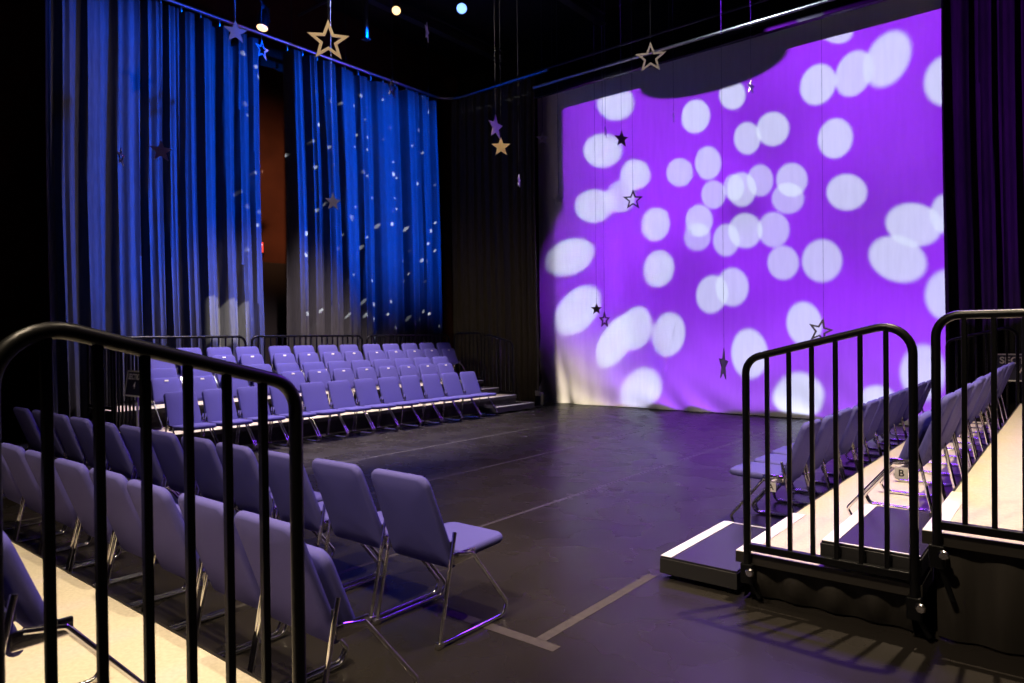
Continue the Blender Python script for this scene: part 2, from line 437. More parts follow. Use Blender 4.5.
# ------------------------------------------------------------------ risers, steps, rails: local frame x along the row, +y = way the seats face, y=0 the front edge
def pleat(p0, p1, z0, z1, out, mat, parent, seed=0., pitch=.28, amp=.05, tuck=0.):
    p0 = Vector(p0); p1 = Vector(p1); L = (p1 - p0).length; d = (p1 - p0) / L; o = Vector(out)
    n = max(12, int(L / .03)); bm = bmesh.new(); rows = []
    for j in range(7):
        t = j / 6; rw = []
        for i in range(n + 1):
            s = L * i / n
            w = math.sin(math.pi * .8 * (1 - t))
            dep = amp * w * (.5 + .5 * math.sin(2 * math.pi * s / pitch + seed + .8 * math.sin(s * 2.1 + seed)))
            p = p0 + d * s + o * (dep - tuck * (1 - t))
            rw.append(bm.verts.new((p.x, p.y, z0 + (z1 - z0) * t)))
        rows.append(rw)
    for a, b in zip(rows, rows[1:]):
        for i in range(n): bm.faces.new((a[i], a[i + 1], b[i + 1], b[i]))
    return obj('skirt', bm, mat, parent)

def riser(loc, rz, L, y1, y0, z, label, nosing, ends, seed):
    t = thing('riser_platform', label, 'riser', loc, rz)
    obj('deck', box(.012, L - .012, y0 + .012, y1 - .012, z - .05, z, .002), M['deck'], t, False)
    for nm, b in (('edge_trim', (0, L, y1 - .012, y1, z - .06, z + .001)), ('edge_trim', (0, L, y0, y0 + .012, z - .06, z + .001)),
                  ('edge_trim', (0, .012, y0 + .012, y1 - .012, z - .06, z + .001)), ('edge_trim', (L - .012, L, y0 + .012, y1 - .012, z - .06, z + .001))):
        obj(nm, box(*b), M['deck_edge'], t, False)
    if nosing:
        obj('nosing', box(nosing[0], nosing[1], y1 - .085, y1 - .001, z, z + .005, .001), M['nosing'], t, False)
    pleat((0.02, y1 - .03, 0), (L - .02, y1 - .03, 0), .012 if z < .3 else T1 + .005, z - .05, (0, -1, 0), M['skirt'], t, seed, amp=.02)
    for e, sgn in ((0, 1), (L, -1)):
        if e in ends:
            pleat((e + sgn * .045, y0 + .05, 0), (e + sgn * .045, y1 - .05, 0), .012, z - .055, (-sgn, 0, 0), M['skirt'], t, seed + 1, pitch=.19, amp=.05, tuck=.06)
    for x in (.22, L / 2, L - .22):
        for y in (y0 + .08, y1 - .12):
            obj('leg', rod((x, y, 0), (x, y, z - .05), .02, 8), M['black_metal'], t)
    return t

def step_box(loc, rz, x0, x1, y0, y1, zb, zt, label, far):
    t = thing('step_box', label, 'step', loc, rz)
    h = .03
    obj('body', box(x0, x1, y0, y1, zb + .035, zt - .012, .003), M['box_black'], t, False)
    obj('tread', box(x0 + .006, x1 - .006, y0 + .004, y1 - .006, zt - .012, zt, .002), M['black_tread'], t, False)
    obj('nosing', box(x0 + .006, x1 - .006, y1 - .075, y1 - .006, zt, zt + .004, .001), M['nosing'], t, False)
    for e in far:
        xx = x0 + .006 if e == 0 else x1 - .02
        obj('edge_line', box(xx, xx + .014, y0 + .004, y1 - .075, zt, zt + .003), M['nosing'], t, False)
    for x in (x0 + .06, x1 - .06):
        for y in (y0 + .06, y1 - .06):
            obj('leveling_foot', lathe([(.022, zb), (.022, zb + .008), (.009, zb + .01), (.009, zb + .04)], 12, Matrix.Translation((x, y, 0))), M['black_metal'], t)
    return t

def guard_rail(loc, rz, pts, zb, nb, label, zbr, lens):
    """pts: the two top corners and post lines in local (s, z); the rail runs along local X from 0 to lens."""
    t = thing('guard_rail', label, 'railing', loc, rz)
    zl, zr = pts
    path = fillet([(0, 0, zbr), (0, 0, zl), (lens, 0, zr), (lens, 0, zbr)], [0, .1, .13, 0], 9)
    obj('rail_frame', tube(path, .0205, 14), M['black_metal'], t)
    obj('bottom_rail', box(.015, lens - .015, -.018, .018, zb - .02, zb + .02, .004), M['black_metal'], t, False)
    for k in range(nb):
        x = lens * (k + 1) / (nb + 1)
        zt = zl + (zr - zl) * x / lens
        obj('baluster', box(x - .011, x + .011, -.011, .011, zb + .01, zt - .008, .003), M['black_metal'], t, False)
    for x in (0, lens):
        b = obj('socket', box(x - .034, x + .034, -.022, .0195, zbr - .05, zbr + .06, .006), M['black_metal'], t, False)
        obj('clamp_knob', lathe([(.008, 0), (.008, .03), (.021, .033), (.024, .045), (.018, .055)], 12, Matrix.Translation((x + .035, -.02, zbr + .03)) @ Matrix.Rotation(R(90), 4, 'X')), M['chrome'], b)
        obj('support_arm', rod((x + .01, .01, zbr - .04), (x + .06, .02, max(zbr - .2, .03)), .013, 8), M['black_metal'], b)
    return t

LEN = 7.4
# --- railed bank (right of the stage floor): local x -> world +Y, local y -> world -X
o = (RX, 3.82, 0); a = R(90)
riser(o, a, LEN, 0, -.92, T1, 'low cream topped riser with white edge strip, behind the first railing', (.002, 1.02), (0,), .3)
riser((RX + .92, 3.82, 0), a, LEN, 0, -.92, T2, 'higher cream riser with black skirt, behind the taller railing', (.002, 1.02), (0,), 1.7)
step_box(o, a, .03, 1.03, .005, .49, 0, S1, 'low black step box with white front strip on the stage floor', (1,))
step_box((RX + .92, 3.82, 0), a, .015, 1.0, .005, .47, T1, S2, 'black step box with white strip on the low cream riser', (0,))
def rail_x(y, xa, xb, *r): return guard_rail((xa, y, 0), 0 if xb > xa else R(180), *r)
rail_x(3.8, RX + .075, RX + .90, (1.355, 1.56), T1 + .045, 6, 'black sloping railing on the near end of low cream riser', T1 - .11, .815)
rail_x(3.8, RX + .985, RX + 1.78, (1.575, 1.575), T2 + .045, 6, 'black level railing on the near end of higher riser, cut by frame', T2 - .11, .79)
rail_x(3.82 + LEN + .02, RX + .11, RX + .90, (1.36, 1.565), T1 + .045, 6, 'thin black sloping railing at far end of row, beside black curtain', T1 - .11, .79)
# --- bank below the blue curtains: local x -> world -Y, local y -> world +X
o = (LX, 11.22, 0); a = R(-90)
riser(o, a, LEN, 0, -.92, T1, 'low cream riser under the middle row below the blue curtains', (.002, 1.02), (0, LEN), 2.9)
riser((LX - .92, 11.22, 0), a, LEN, 0, -.92, T2, 'higher cream riser under the top row below the blue curtains', (.002, 1.02), (0, LEN), 4.1)
step_box(o, a, .03, 1.2, .005, .49, 0, S1, 'lowest dark step on the floor by the corner curtain', (0,))
step_box((LX - .92, 11.22, 0), a, .03, 1.2, .005, .47, T1, S2, 'upper dark step between the two risers by the corner curtain', (0,))
rail_x(11.24, LX - .11, LX - .90, (1.36, 1.565), T1 + .045, 6, 'sloping railing at the corner curtain end of the far bank', T1 - .11, .79)
rail_x(11.24, LX - .99, LX - 1.80, (1.575, 1.575), T2 + .045, 6, 'level railing at the corner curtain end of the far bank', T2 - .11, .81)
rail_x(3.80, LX - .11, LX - .90, (1.36, 1.565), T1 + .045, 6, 'sloping railing beside section sign at near end of far bank', T1 - .11, .79)
rail_x(3.80, LX - .99, LX - 1.80, (1.575, 1.575), T2 + .045, 6, 'level railing at the near end of far bank below blue curtain', T2 - .11, .81)
labs = ('back railing of the far bank, against the bright blue and lavender curtain', 'back railing of the far bank, in front of the wall gap', 'back railing of the far bank, nearest the black corner curtain')
for k, (ya, yb) in enumerate(((3.88, 6.24), (6.36, 8.72), (8.84, 11.16))):
    guard_rail((LX - 1.885, ya, 0), R(90), (1.54, 1.54), T2 + .045, 19, labs[k], T2 - .11, yb - ya)
# --- nearest bank: front edge at Y 1.35, open end at X -1.85
o = (-9.25, 1.35, 0)
riser(o, 0, LEN, 0, -.92, T1, 'low cream riser in the foreground behind the nearest chairs', None, (LEN,), 5.2)
guard_rail((-1.83, 1.205, 0), R(-90), (1.36, 1.565), T1 + .045, 6, 'large black sloping railing closest to the viewer', T1 - .11, .76)

# ------------------------------------------------------------------ section signs
def sign(loc, rz, tilt, label, second, w, h):
    t = thing('section_sign', label, 'sign', loc, rz)
    obj('base', lathe([(.15, 0), (.15, .012), (.03, .022), (.014, .03)], 24), M['black_metal'], t)
    obj('pole', rod((0, 0, .02), (0, 0, .86), .013, 10), M['grey_plate'], t)
    Mx = Matrix.Translation((0, -.02, 1.0)) @ Matrix.Rotation(R(tilt), 4, 'X')
    bm = box(-w / 2 + .01, w / 2 - .01, -.008, .008, -h / 2 + .005, h / 2 - .005, .002); bm.transform(Mx); p = obj('panel', bm, M['navy'], t, False)
    bm = bmesh.new(); e = .018
    for b in ((-w / 2, w / 2, -.012, .012, h / 2 - e, h / 2), (-w / 2, w / 2, -.012, .012, -h / 2, -h / 2 + e), (-w / 2, -w / 2 + e, -.012, .012, -h / 2 + e, h / 2 - e), (w / 2 - e, w / 2, -.012, .012, -h / 2 + e, h / 2 - e)):
        box(*b, bm=bm)
    bm.transform(Mx); obj('border', bm, M['white'], t, False)
    F = Mx @ Matrix.Translation((0, -.010, h * .25)) @ Matrix.Rotation(R(90), 4, 'X')
    text('SECTION', w * .195, M['white'], p, F, bold=.003)
    F = Mx @ Matrix.Translation((0, -.010, -h * .08)) @ Matrix.Rotation(R(90), 4, 'X')
    text(second, h * .36, M['white'], p, F, bold=.002)
    return t
sign((-.55, 11.45, 0), 0, 0, 'navy section sign with white border beside the black curtain', 'A', .64, .37)
sign((-8.38, 3.44, 0), 0, -9, 'tilted dark section sign on grey pole by the far bank railing', '4', .46, .30)

# ------------------------------------------------------------------ exit sign over the gap door
ex = thing('exit_sign', 'small red lit exit sign half hidden by the blue curtain edge', 'exit sign', (-12.69, 7.49, 3.34))
obj('housing', box(-.05, -.0, -.19, .19, -.12, .12, .01), M['black_metal'], ex, False)
fc = obj('face', box(0, .006, -.17, .17, -.10, .10, .002), M['exit_red'], ex, False)
text('EXIT', .15, M['exit_white'], fc, Matrix.Translation((.0065, 0, 0)) @ Matrix.Rotation(R(90), 4, 'Z') @ Matrix.Rotation(R(90), 4, 'X'), bold=.003)

# ------------------------------------------------------------------ floor tape, small box
bm = box(-2.083, -2.023, 2.715, 3.87, .0004, .0016)
tag(obj('floor_tape', bm, M['tape'], smooth=False), 'straight strip of dull tape running from the low step to the cross mark', 'tape')
bm = box(-2.66, -1.93, 2.645, 2.713, .0004, .0016)
tag(obj('floor_tape', bm, M['tape'], smooth=False), 'short strip of dull tape crossing the end of the long strip near the chair', 'tape')
w = thing('power_box', 'small black power box with grey plate at the foot of black curtain', 'box', (-9.02, 11.98, 0))
obj('body', box(-.07, .07, -.05, .05, 0, .27, .008), M['black_plastic'], w, False)
obj('plate', box(-.075, .075, -.056, -.05, .2, .31, .004), M['grey_plate'], w, False)

# ------------------------------------------------------------------ hanging stars
def star_bm(r, outline, th=.012, inner=.42):
    bm = bmesh.new()
    def ring(rr, y):
        return [bm.verts.new((math.sin(math.pi * k / 5) * (rr if k % 2 == 0 else rr * inner), y, math.cos(math.pi * k / 5) * (rr if k % 2 == 0 else rr * inner))) for k in range(10)]
    a = ring(r, -th / 2); b = ring(r, th / 2)
    for k in range(10): bm.faces.new((a[k], a[(k + 1) % 10], b[(k + 1) % 10], b[k]))
    if outline:
        c = ring(r * outline, -th / 2); d2 = ring(r * outline, th / 2)
        for k in range(10):
            j = (k + 1) % 10
            bm.faces.new((c[k], c[j], d2[j], d2[k])); bm.faces.new((a[k], a[j], c[j], c[k])); bm.faces.new((b[k], b[j], d2[j], d2[k]))
    else:
        bm.faces.new(a[::-1]); bm.faces.new(b)
    return bm

def star(loc, r, yaw, outline, mat, label, roll=0., top=8.0):
    rz = math.atan2(-loc[0], loc[1]) + R(yaw)
    t = thing('hanging_star', label, 'star', loc, rz, 'stars hung on lines over the stage')
    o = obj('star_plate', star_bm(r, outline), M[mat], t, False)
    o.rotation_euler = (0, R(roll), 0)
    tip = r * math.cos(R(roll)); tx = r * math.sin(R(roll))
    obj('line', rod((tx, 0, tip - .01), (tx, 0, top - loc[2]), .0022, 5), M['string'], t)
    return t
STARS = []
STARS += [
((-6.604, 4.844, 4.891), 0.245, 0, 0.62, 'star_wood', 'large pale outline star hanging in front of the curtain track', 0),
((-4.069, 7.763, 4.918), 0.198, 0, 0.68, 'star_grey', 'grey outline star hanging before the pipe above the backdrop', 0),
((-9.87, 5.548, 6.159), 0.182, 8, 0, 'star_dark', 'solid grey blue star hanging against the curtain track', 0),
((-10.197, 6.185, 6.173), 0.17, 50, 0.62, 'star_dark', 'thin dark outline star turned aslant above the wall gap', 0),
((-9.217, 4.123, 3.957), 0.15, 12, 0, 'star_grey', 'solid grey star hanging before the lavender part of the curtain', 0),
((-9.62, 3.793, 3.885), 0.13, 72, 0.6, 'star_grey', 'narrow outline star turned almost edge on before the lavender curtain folds', 0),
((-9.149, 6.756, 3.661), 0.151, 30, 0, 'star_dark', 'solid greyish purple star in front of the speckled blue curtain', 0),
((-9.18, 8.043, 5.823), 0.173, 62, 0.6, 'star_dark', 'dark outline star turned aslant at the top of the blue curtain', 0),
((-8.344, 8.088, 6.567), 0.166, 78, 0, 'star_white', 'pale blue star seen nearly edge on in the dark ceiling', 0),
((-6.026, 7.09, 4.304), 0.168, 55, 0, 'star_grey', 'tall narrow grey star hanging just above the bright gold star', 0),
((-5.764, 6.887, 3.948), 0.129, 0, 0, 'star_gold', 'bright gold solid star against the black corner curtain', 0),
((-5.538, 7.486, 4.143), 0.089, 0, 0.55, 'star_white', 'small purple lit outline star beside the backdrop edge', 0),
((-5.685, 7.154, 3.541), 0.086, 80, 0, 'star_white', 'tiny star seen edge on against the black corner curtain', 0),
((-5.467, 7.742, 3.361), 0.087, 0, 0, 'star_white', 'small white and purple solid star at the left backdrop edge', 0),
((-4.88, 8.437, 4.215), 0.118, 35, 0, 'star_brown', 'solid brown star in front of the upper pale circle', 0),
((-4.759, 8.526, 3.367), 0.146, 10, 0.66, 'star_dark', 'dark outline star over the backdrop near overlapping circles', 0),
((-5.051, 8.298, 4.328), 0.104, 82, 0, 'star_white', 'sliver of a star edge on, left of the brown star', 0),
((-4.319, 8.897, 4.512), 0.09, 84, 0, 'star_white', 'sliver of a star edge on, below the grey outline star', 0),
((-3.485, 9.582, 4.916), 0.097, 60, 0, 'star_white', 'small bright white star on a long line before the dark notch', 0),
((-5.2, 8.254, 1.863), 0.084, 15, 0, 'star_brown', 'small solid brown star low on the left of the backdrop', 0),
((-5.114, 8.323, 1.708), 0.119, 50, 0.6, 'star_brown', 'faint outline star turned aslant beside the small brown star', 0),
((-3.913, 9.579, 1.05), 0.243, 75, 0, 'star_dark', 'tall dark star turned nearly edge on, low before the backdrop', 7),
((-2.567, 9.469, 1.519), 0.175, 28, 0.66, 'star_dark', 'dark outline star low behind the sloping railing', 14),
]
for s in STARS: star(*s)

# ------------------------------------------------------------------ stage lamps in view
stage_light((-10.0, 8.9, 7.75), (-6.5, 5.2, 3.0), 'bright warm stage lamp hanging near the ceiling over the far bank', M['lamp_warm'], .085)
stage_light((-8.96, 9.6, 7.72), (-5.5, 5.8, 3.0), 'bright blue white stage lamp hanging in the dark ceiling', M['lamp_blue'], .1)
stage_light((-11.2, 6.82, 7.12), (-10.9, 6.3, 5.0), 'warm downlight glowing above the curtain track', M['lamp_warm'], .1)

# ------------------------------------------------------------------ light
class N:
    def __init__(s, light):
        light.use_nodes = True; s.nt = light.node_tree; s.n = s.nt.nodes; s.em = [x for x in s.n if x.type == 'EMISSION'][0]
        tc = s.n.new('ShaderNodeTexCoord'); sp = s.n.new('ShaderNodeSeparateXYZ'); s.link(tc.outputs['Normal'], sp.inputs[0])
        s.nx, s.ny = sp.outputs[0], sp.outputs[1]; s.nz = s.m('MULTIPLY', sp.outputs[2], -1.)
    def link(s, a, b): s.nt.links.new(a, b)
    def m(s, op, a, b=None, clamp=False):
        q = s.n.new('ShaderNodeMath'); q.operation = op; q.use_clamp = clamp
        for i, v in enumerate((a, b)):
            if v is None: continue
            if isinstance(v, (int, float)): q.inputs[i].default_value = v
            else: s.link(v, q.inputs[i])
        return q.outputs[0]
    def plane(s, D, a0, b0):
        """Where the ray through this direction meets the plane D metres in front of the lamp."""
        a = s.m('ADD', s.m('MULTIPLY', s.m('DIVIDE', s.nx, s.nz), D), a0)
        b = s.m('ADD', s.m('MULTIPLY', s.m('DIVIDE', s.ny, s.nz), D), b0)
        cb = s.n.new('ShaderNodeCombineXYZ'); s.link(a, cb.inputs[0]); s.link(b, cb.inputs[1])
        s.even = s.m('POWER', s.m('DIVIDE', 1., s.m('MAXIMUM', s.nz, .05)), 3.)
        s.front = s.m('GREATER_THAN', s.nz, .05)
        return cb.outputs[0], a, b
    def ss(s, v, lo, hi, o0=0., o1=1.):
        q = s.n.new('ShaderNodeMapRange'); q.interpolation_type = 'SMOOTHSTEP'
        s.link(v, q.inputs[0]); q.inputs[1].default_value = lo; q.inputs[2].default_value = hi; q.inputs[3].default_value = o0; q.inputs[4].default_value = o1
        return q.outputs[0]
    def ell(s, p, cx, cy, a, b, th=0., soft=.1, inside=1., outside=0.):
        q = s.n.new('ShaderNodeMapping'); q.vector_type = 'TEXTURE'; s.link(p, q.inputs[0])
        q.inputs['Location'].default_value = (cx, cy, 0); q.inputs['Rotation'].default_value = (0, 0, th); q.inputs['Scale'].default_value = (a, b, 1)
        l = s.n.new('ShaderNodeVectorMath'); l.operation = 'LENGTH'; s.link(q.outputs[0], l.inputs[0])
        return s.ss(l.outputs['Value'], 1 - soft, 1 + soft, inside, outside)

def spot(name, loc, axes=None, aim=None, energy=1000, col=(1, 1, 1), size=60, blend=.5, rad=.1):
    l = bpy.data.lights.new(name, 'SPOT'); l.energy = energy; l.color = col; l.spot_size = R(size); l.spot_blend = blend; l.shadow_soft_size = rad
    o = bpy.data.objects.new(name, l); C.objects.link(o); o.location = loc
    if axes:
        x, y = Vector(axes[0]), Vector(axes[1]); z = x.cross(y)
        o.matrix_world = Matrix.Translation(loc) @ Matrix((x, y, z)).transposed().to_4x4()
    else:
        o.rotation_euler = (Vector(aim) - Vector(loc)).to_track_quat('-Z', 'Y').to_euler()
    return o, l

# 1. gobo projector: purple wash plus overlapping pale circles on the cloth
GOBO = [(-7.4,6.31,.453,.333,-.49,1,1),(-7.72,5.39,.48,.337,-.34,1,1),(-5.64,5.67,.327,.279,-1.18,1,0),(-4.92,5.92,.289,.23,-1.06,1,0),(-4.65,5.07,.3,.233,-1.27,.8,0),(-4.19,5.15,.315,.27,-1.01,.9,0),(-5.4,4.74,.319,.252,-1.29,.75,0),(-6.95,4.77,.35,.287,-.5,.95,1),(-5.98,4.66,.293,.253,-.82,.7,0),(-7.3,4.36,.357,.308,-.58,.6,0),(-7.95,4.26,.47,.341,-.26,1,1),(-6.51,3.71,.33,.313,-1.55,.85,0),(-5.3,4.13,.271,.23,-1.19,.55,0),(-4.76,4.15,.317,.256,-1.31,.7,2),(-4.91,4.21,.243,.187,-1.37,.4,0),(-4.42,4.27,.288,.225,-1.34,.5,0),(-5.59,3.68,.306,.267,-1.19,.7,0),(-5.63,3.37,.278,.251,-.59,.35,0),(-5.06,3.25,.3,.248,-1.39,.55,0),(-4.7,3.39,.326,.294,-1.04,.7,2),(-3.87,4.2,.3,.255,-1.11,.65,0),(-3.94,3.88,.288,.252,-.67,.45,0),(-4.19,3.36,.316,.269,-1.3,.5,0),(-4.03,2.76,.3,.266,-1.31,.6,0),(-3.38,2.74,.363,.321,-1.31,.7,0),(-2.98,3.85,.327,.285,-.71,.85,0),(-2.01,3.21,.408,.318,-.54,.9,0),(-2.24,2.68,.438,.334,-.65,.9,0),(-1.57,3.33,.295,.197,-1.48,.9,1),(-1.56,2.07,.387,.29,-1.52,.9,1),(-3.15,6.65,.351,.215,-.84,.9,0),(-3.42,5.75,.343,.289,-1.49,1,0),(-2.86,5.8,.369,.28,1.41,.9,0),(-2.36,5.91,.434,.322,1.29,1,1),(-3.15,4.78,.335,.27,-1.42,.95,0),(-1.56,5.37,.377,.282,-1.46,1,1),(-8.59,3.22,.636,.386,.18,1,1),(-8.4,2.05,.662,.43,.63,1,1),(-6.45,2.82,.355,.332,1.42,.9,0),(-5.35,2.26,.352,.308,1.44,.75,0),(-4.95,2.37,.353,.303,-1.45,.7,0),(-7.47,1.37,.61,.346,.95,1,0),(-6.98,1.64,.444,.375,1.13,.85,0),(-6.25,1.51,.436,.344,1.32,.85,0),(-6.87,.35,.517,.409,.88,.9,1),(-4.64,1.13,.457,.333,-1.51,.95,0),(-3.68,1.67,.383,.292,-1.41,.95,0),(-3.78,.37,.445,.417,1.09,1,1),(-2.52,.35,.282,.262,1.14,.9,1),(-1.89,.86,.442,.302,1.54,.9,1)]
PL = (-5.2, 8.6, 7.75); PD = YS - PL[1]
def screen_masks(n):
    p, a, b = n.plane(PD, PL[0], PL[2])
    top = n.ss(b, 6.53, 6.57, 1, 0)
    notch = n.ell(p, -5.37, 6.48, 1.46, .42, 0, .05, 0, 1)
    left = n.m('MAXIMUM', n.ss(a, -8.78, -8.66), n.ell(p, -7.0, 2.1, 2.55, 2.9, 0, .05))
    low = n.ss(b, -.02, .02)
    msk = n.m('MULTIPLY', n.m('MULTIPLY', top, notch), n.m('MULTIPLY', left, low))
    return p, a, b, n.m('MULTIPLY', msk, n.m('MULTIPLY', n.front, n.even))
def circles(n, p):
    tot = None
    for cx, cy, ra, rb, th, br, k in GOBO:
        e = n.m('MULTIPLY', n.ell(p, cx, cy, ra, rb, th, .15 if k == 1 else .11), .35 + .55 * br)
        tot = e if tot is None else n.m('ADD', tot, e)
    return n.m('MINIMUM', tot, 1.05)
o, l = spot('projector', PL, axes=((1, 0, 0), (0, 0, 1)), energy=860, col=(1, 1, 1), size=150, blend=0, rad=.02)
n = N(l); p, a, b, msk = screen_masks(n)
dark = n.ell(p, -4.73, 3.78, .42, .38, 0, .75, .55, 1)
nz = n.n.new('ShaderNodeTexNoise'); nz.inputs['Scale'].default_value = .42; nz.inputs['Detail'].default_value = 1.5; n.link(p, nz.inputs['Vector'])
var = n.ss(nz.outputs['Fac'], .3, .7, .74, 1.2)
strip = n.ss(a, -9.0, -8.92)
edge = n.m('MULTIPLY', n.m('ADD', n.m('MULTIPLY', strip, .62), .38), n.ss(a, -9.0, -7.4, .72, 1))
bot = n.m('MULTIPLY', n.ss(b, .0, 1.3, .75, 1), n.ss(n.m('ADD', n.m('MULTIPLY', b, 1.05), a), -8.3, -6.6, .06, 1))
bot = n.m('MAXIMUM', bot, n.m('MULTIPLY', n.ss(a, -9.0, -8.9, .35, 0), n.ss(b, .6, 2.2)))
circ = circles(n, p)
thin = n.m('SUBTRACT', 1., n.m('MULTIPLY', circ, .74), True)
wash = n.m('MULTIPLY', n.m('MULTIPLY', n.m('MULTIPLY', n.m('MULTIPLY', msk, thin), dark), n.m('MULTIPLY', var, edge)), bot)
spill = n.m('MULTIPLY', n.m('MULTIPLY', n.ss(b, 6.70, 6.715), n.ss(b, 6.745, 6.76, 1, 0)), n.m('MULTIPLY', n.ss(a, -8.5, -2.6, .12, 1.3), n.m('MULTIPLY', n.front, n.even)))
pale = n.m('ADD', n.m('MULTIPLY', n.m('MULTIPLY', circ, n.m('ADD', n.m('MULTIPLY', strip, .5), .5)), msk), spill)
def vscale(v, f):
    q = n.n.new('ShaderNodeVectorMath'); q.operation = 'SCALE'; q.inputs[0].default_value = v; n.link(f, q.inputs['Scale']); return q.outputs[0]
ad = n.n.new('ShaderNodeVectorMath'); ad.operation = 'ADD'
n.link(vscale((.265, .022, .84), wash), ad.inputs[0]); n.link(vscale((.55, .64, .74), pale), ad.inputs[1])
n.link(ad.outputs[0], n.em.inputs['Color'])

# 2. blue wash on the curtain line, cut off softly toward the floor, and a scatter of white specks
BL = (-6.4, 11.3, 7.6); BD = BL[0] - XL
o, l = spot('blue_wash', BL, axes=((0, 1, 0), (0, 0, 1)), energy=9000, col=(.0, .085, 1.), size=150, blend=0, rad=.08)
n = N(l); p, a, b = n.plane(BD, BL[1], BL[2])
cut = n.m('MULTIPLY', n.ss(b, 1.2, 3.4), n.ss(b, 6.4, 7.35, 1, 0.15))
cut = n.m('MULTIPLY', cut, n.ss(b, 7.4, 7.45, 1, 0))
rng = n.m('MULTIPLY', n.ss(a, 6.9, 7.5), n.ss(a, 11.7, 11.9, 1, 0))
fade = n.ss(a, 9.5, 12.0, 1, .8)
n.link(n.m('MULTIPLY', n.m('MULTIPLY', n.m('MULTIPLY', cut, rng), fade), n.m('MULTIPLY', n.front, n.even)), n.em.inputs['Strength'])
BM = (-7.2, 7.9, 7.6)
o, l = spot('blue_wash_near', BM, axes=((0, 1, 0), (0, 0, 1)), energy=5600, col=(.0, .085, 1.), size=150, blend=0, rad=.08)
n = N(l); p, a, b = n.plane(BM[0] - XL, BM[1], BM[2])
cut = n.m('MULTIPLY', n.m('MULTIPLY', n.ss(b, .2, 2.6), n.ss(b, 6.4, 7.35, 1, .15)), n.ss(b, 7.4, 7.45, 1, 0))
rng = n.m('MULTIPLY', n.ss(a, 3.5, 5.2, .25, 1), n.m('MULTIPLY', n.ss(a, 7.2, 7.5, 1, 0), n.ss(a, 3.5, 3.6)))
n.link(n.m('MULTIPLY', n.m('MULTIPLY', cut, rng), n.m('MULTIPLY', n.front, n.even)), n.em.inputs['Strength'])
o, l = spot('speck_projector', (-4.2, 8.2, 7.3), axes=((0, 1, 0), (0, 0, 1)), energy=26000, col=(.85, .95, 1.), size=150, blend=0, rad=.01)
n = N(l); p, a, b = n.plane(-4.2 - XL, 8.2, 7.3)
vo = n.n.new('ShaderNodeTexVoronoi'); vo.voronoi_dimensions = '2D'; vo.inputs['Scale'].default_value = 2.5; n.link(p, vo.inputs['Vector'])
sc = n.n.new('ShaderNodeSeparateColor'); n.link(vo.outputs['Color'], sc.inputs[0])
thr = n.m('ADD', n.m('MULTIPLY', sc.outputs[0], .075), .05)
dots = n.ss(n.m('DIVIDE', vo.outputs['Distance'], thr), .7, 1.1, 1, 0)
on = n.m('GREATER_THAN', sc.outputs[1], .25)
rng = n.m('MULTIPLY', n.m('MULTIPLY', n.ss(a, 6.3, 7.4), n.ss(a, 12.0, 12.2, 1, 0)), n.m('MULTIPLY', n.ss(b, 1.4, 1.8), n.ss(b, 6.8, 7.0, 1, 0)))
n.link(n.m('MULTIPLY', n.m('MULTIPLY', n.m('MULTIPLY', dots, on), n.m('MULTIPLY', rng, sc.outputs[2])), n.m('MULTIPLY', n.front, n.even)), n.em.inputs['Strength'])
# framed white patch low on the first curtain
o, l = spot('framed_white', (-4.6, 4.6, 6.6), axes=((0, 1, 0), (0, 0, 1)), energy=5000, col=(1., .95, .85), size=150, blend=0, rad=.01)
n = N(l); p, a, b = n.plane(-4.6 - XL, 4.6, 6.6)
rng = n.m('MULTIPLY', n.m('MULTIPLY', n.ss(a, 6.02, 6.08), n.ss(a, 6.85, 6.9, 1, 0)), n.m('MULTIPLY', n.ss(b, 1.2, 1.3), n.ss(b, 2.04, 2.1, 1, 0)))
n.link(n.m('MULTIPLY', rng, n.m('MULTIPLY', n.front, n.even)), n.em.inputs['Strength'])

WARM = (1., .80, .56)
# 3. warm house spots, with added fills among them
spot('house_spot_risers', (-.45, 5.4, 7.0), aim=(-.9, 6.7, 0), energy=3000, col=WARM, size=72, blend=.35, rad=.06)
spot('house_spot_near', (-3.1, -.45, 6.3), aim=(-4.4, 2.0, 0), energy=1350, col=WARM, size=70, blend=.8, rad=.10)
spot('house_spot_far', (-8.75, 6.8, 7.8), aim=(-9.7, 7.1, 0), energy=4900, col=(1., .82, .9), size=61, blend=.6, rad=.12)
o, l = spot('house_spot_front', (-2.5, 3.0, 8.3), axes=((1, 0, 0), (0, 0, 1)), energy=420, col=(1., .76, .5), size=150, blend=0, rad=.06)
n = N(l); p, a, b = n.plane(12.2 - 3.0, -2.5, 8.3)
rng = n.m('MULTIPLY', n.m('MULTIPLY', n.ss(a, -12.2, -11.6), n.ss(a, -9.3, -9.15, 1, 0)), n.m('MULTIPLY', n.ss(b, .3, 1.2, .6, 1), n.m('MULTIPLY', n.ss(b, 1.5, 5., 1, .08), n.ss(b, -.2, .1))))
n.link(n.m('MULTIPLY', rng, n.m('MULTIPLY', n.front, n.even)), n.em.inputs['Strength'])
spot('house_spot_riser_near', (-5.4, .2, 7.0), aim=(-4.6, .8, 0), energy=220, col=WARM, size=60, blend=.7, rad=.1)
o, l = spot('curtain_pale', (-7.0, 6.4, 6.8), axes=((0, 1, 0), (0, 0, 1)), energy=330, col=(.95, .78, 1.), size=150, blend=0, rad=.06)
n = N(l); p, a, b = n.plane(-7.0 - XL, 6.4, 6.8)
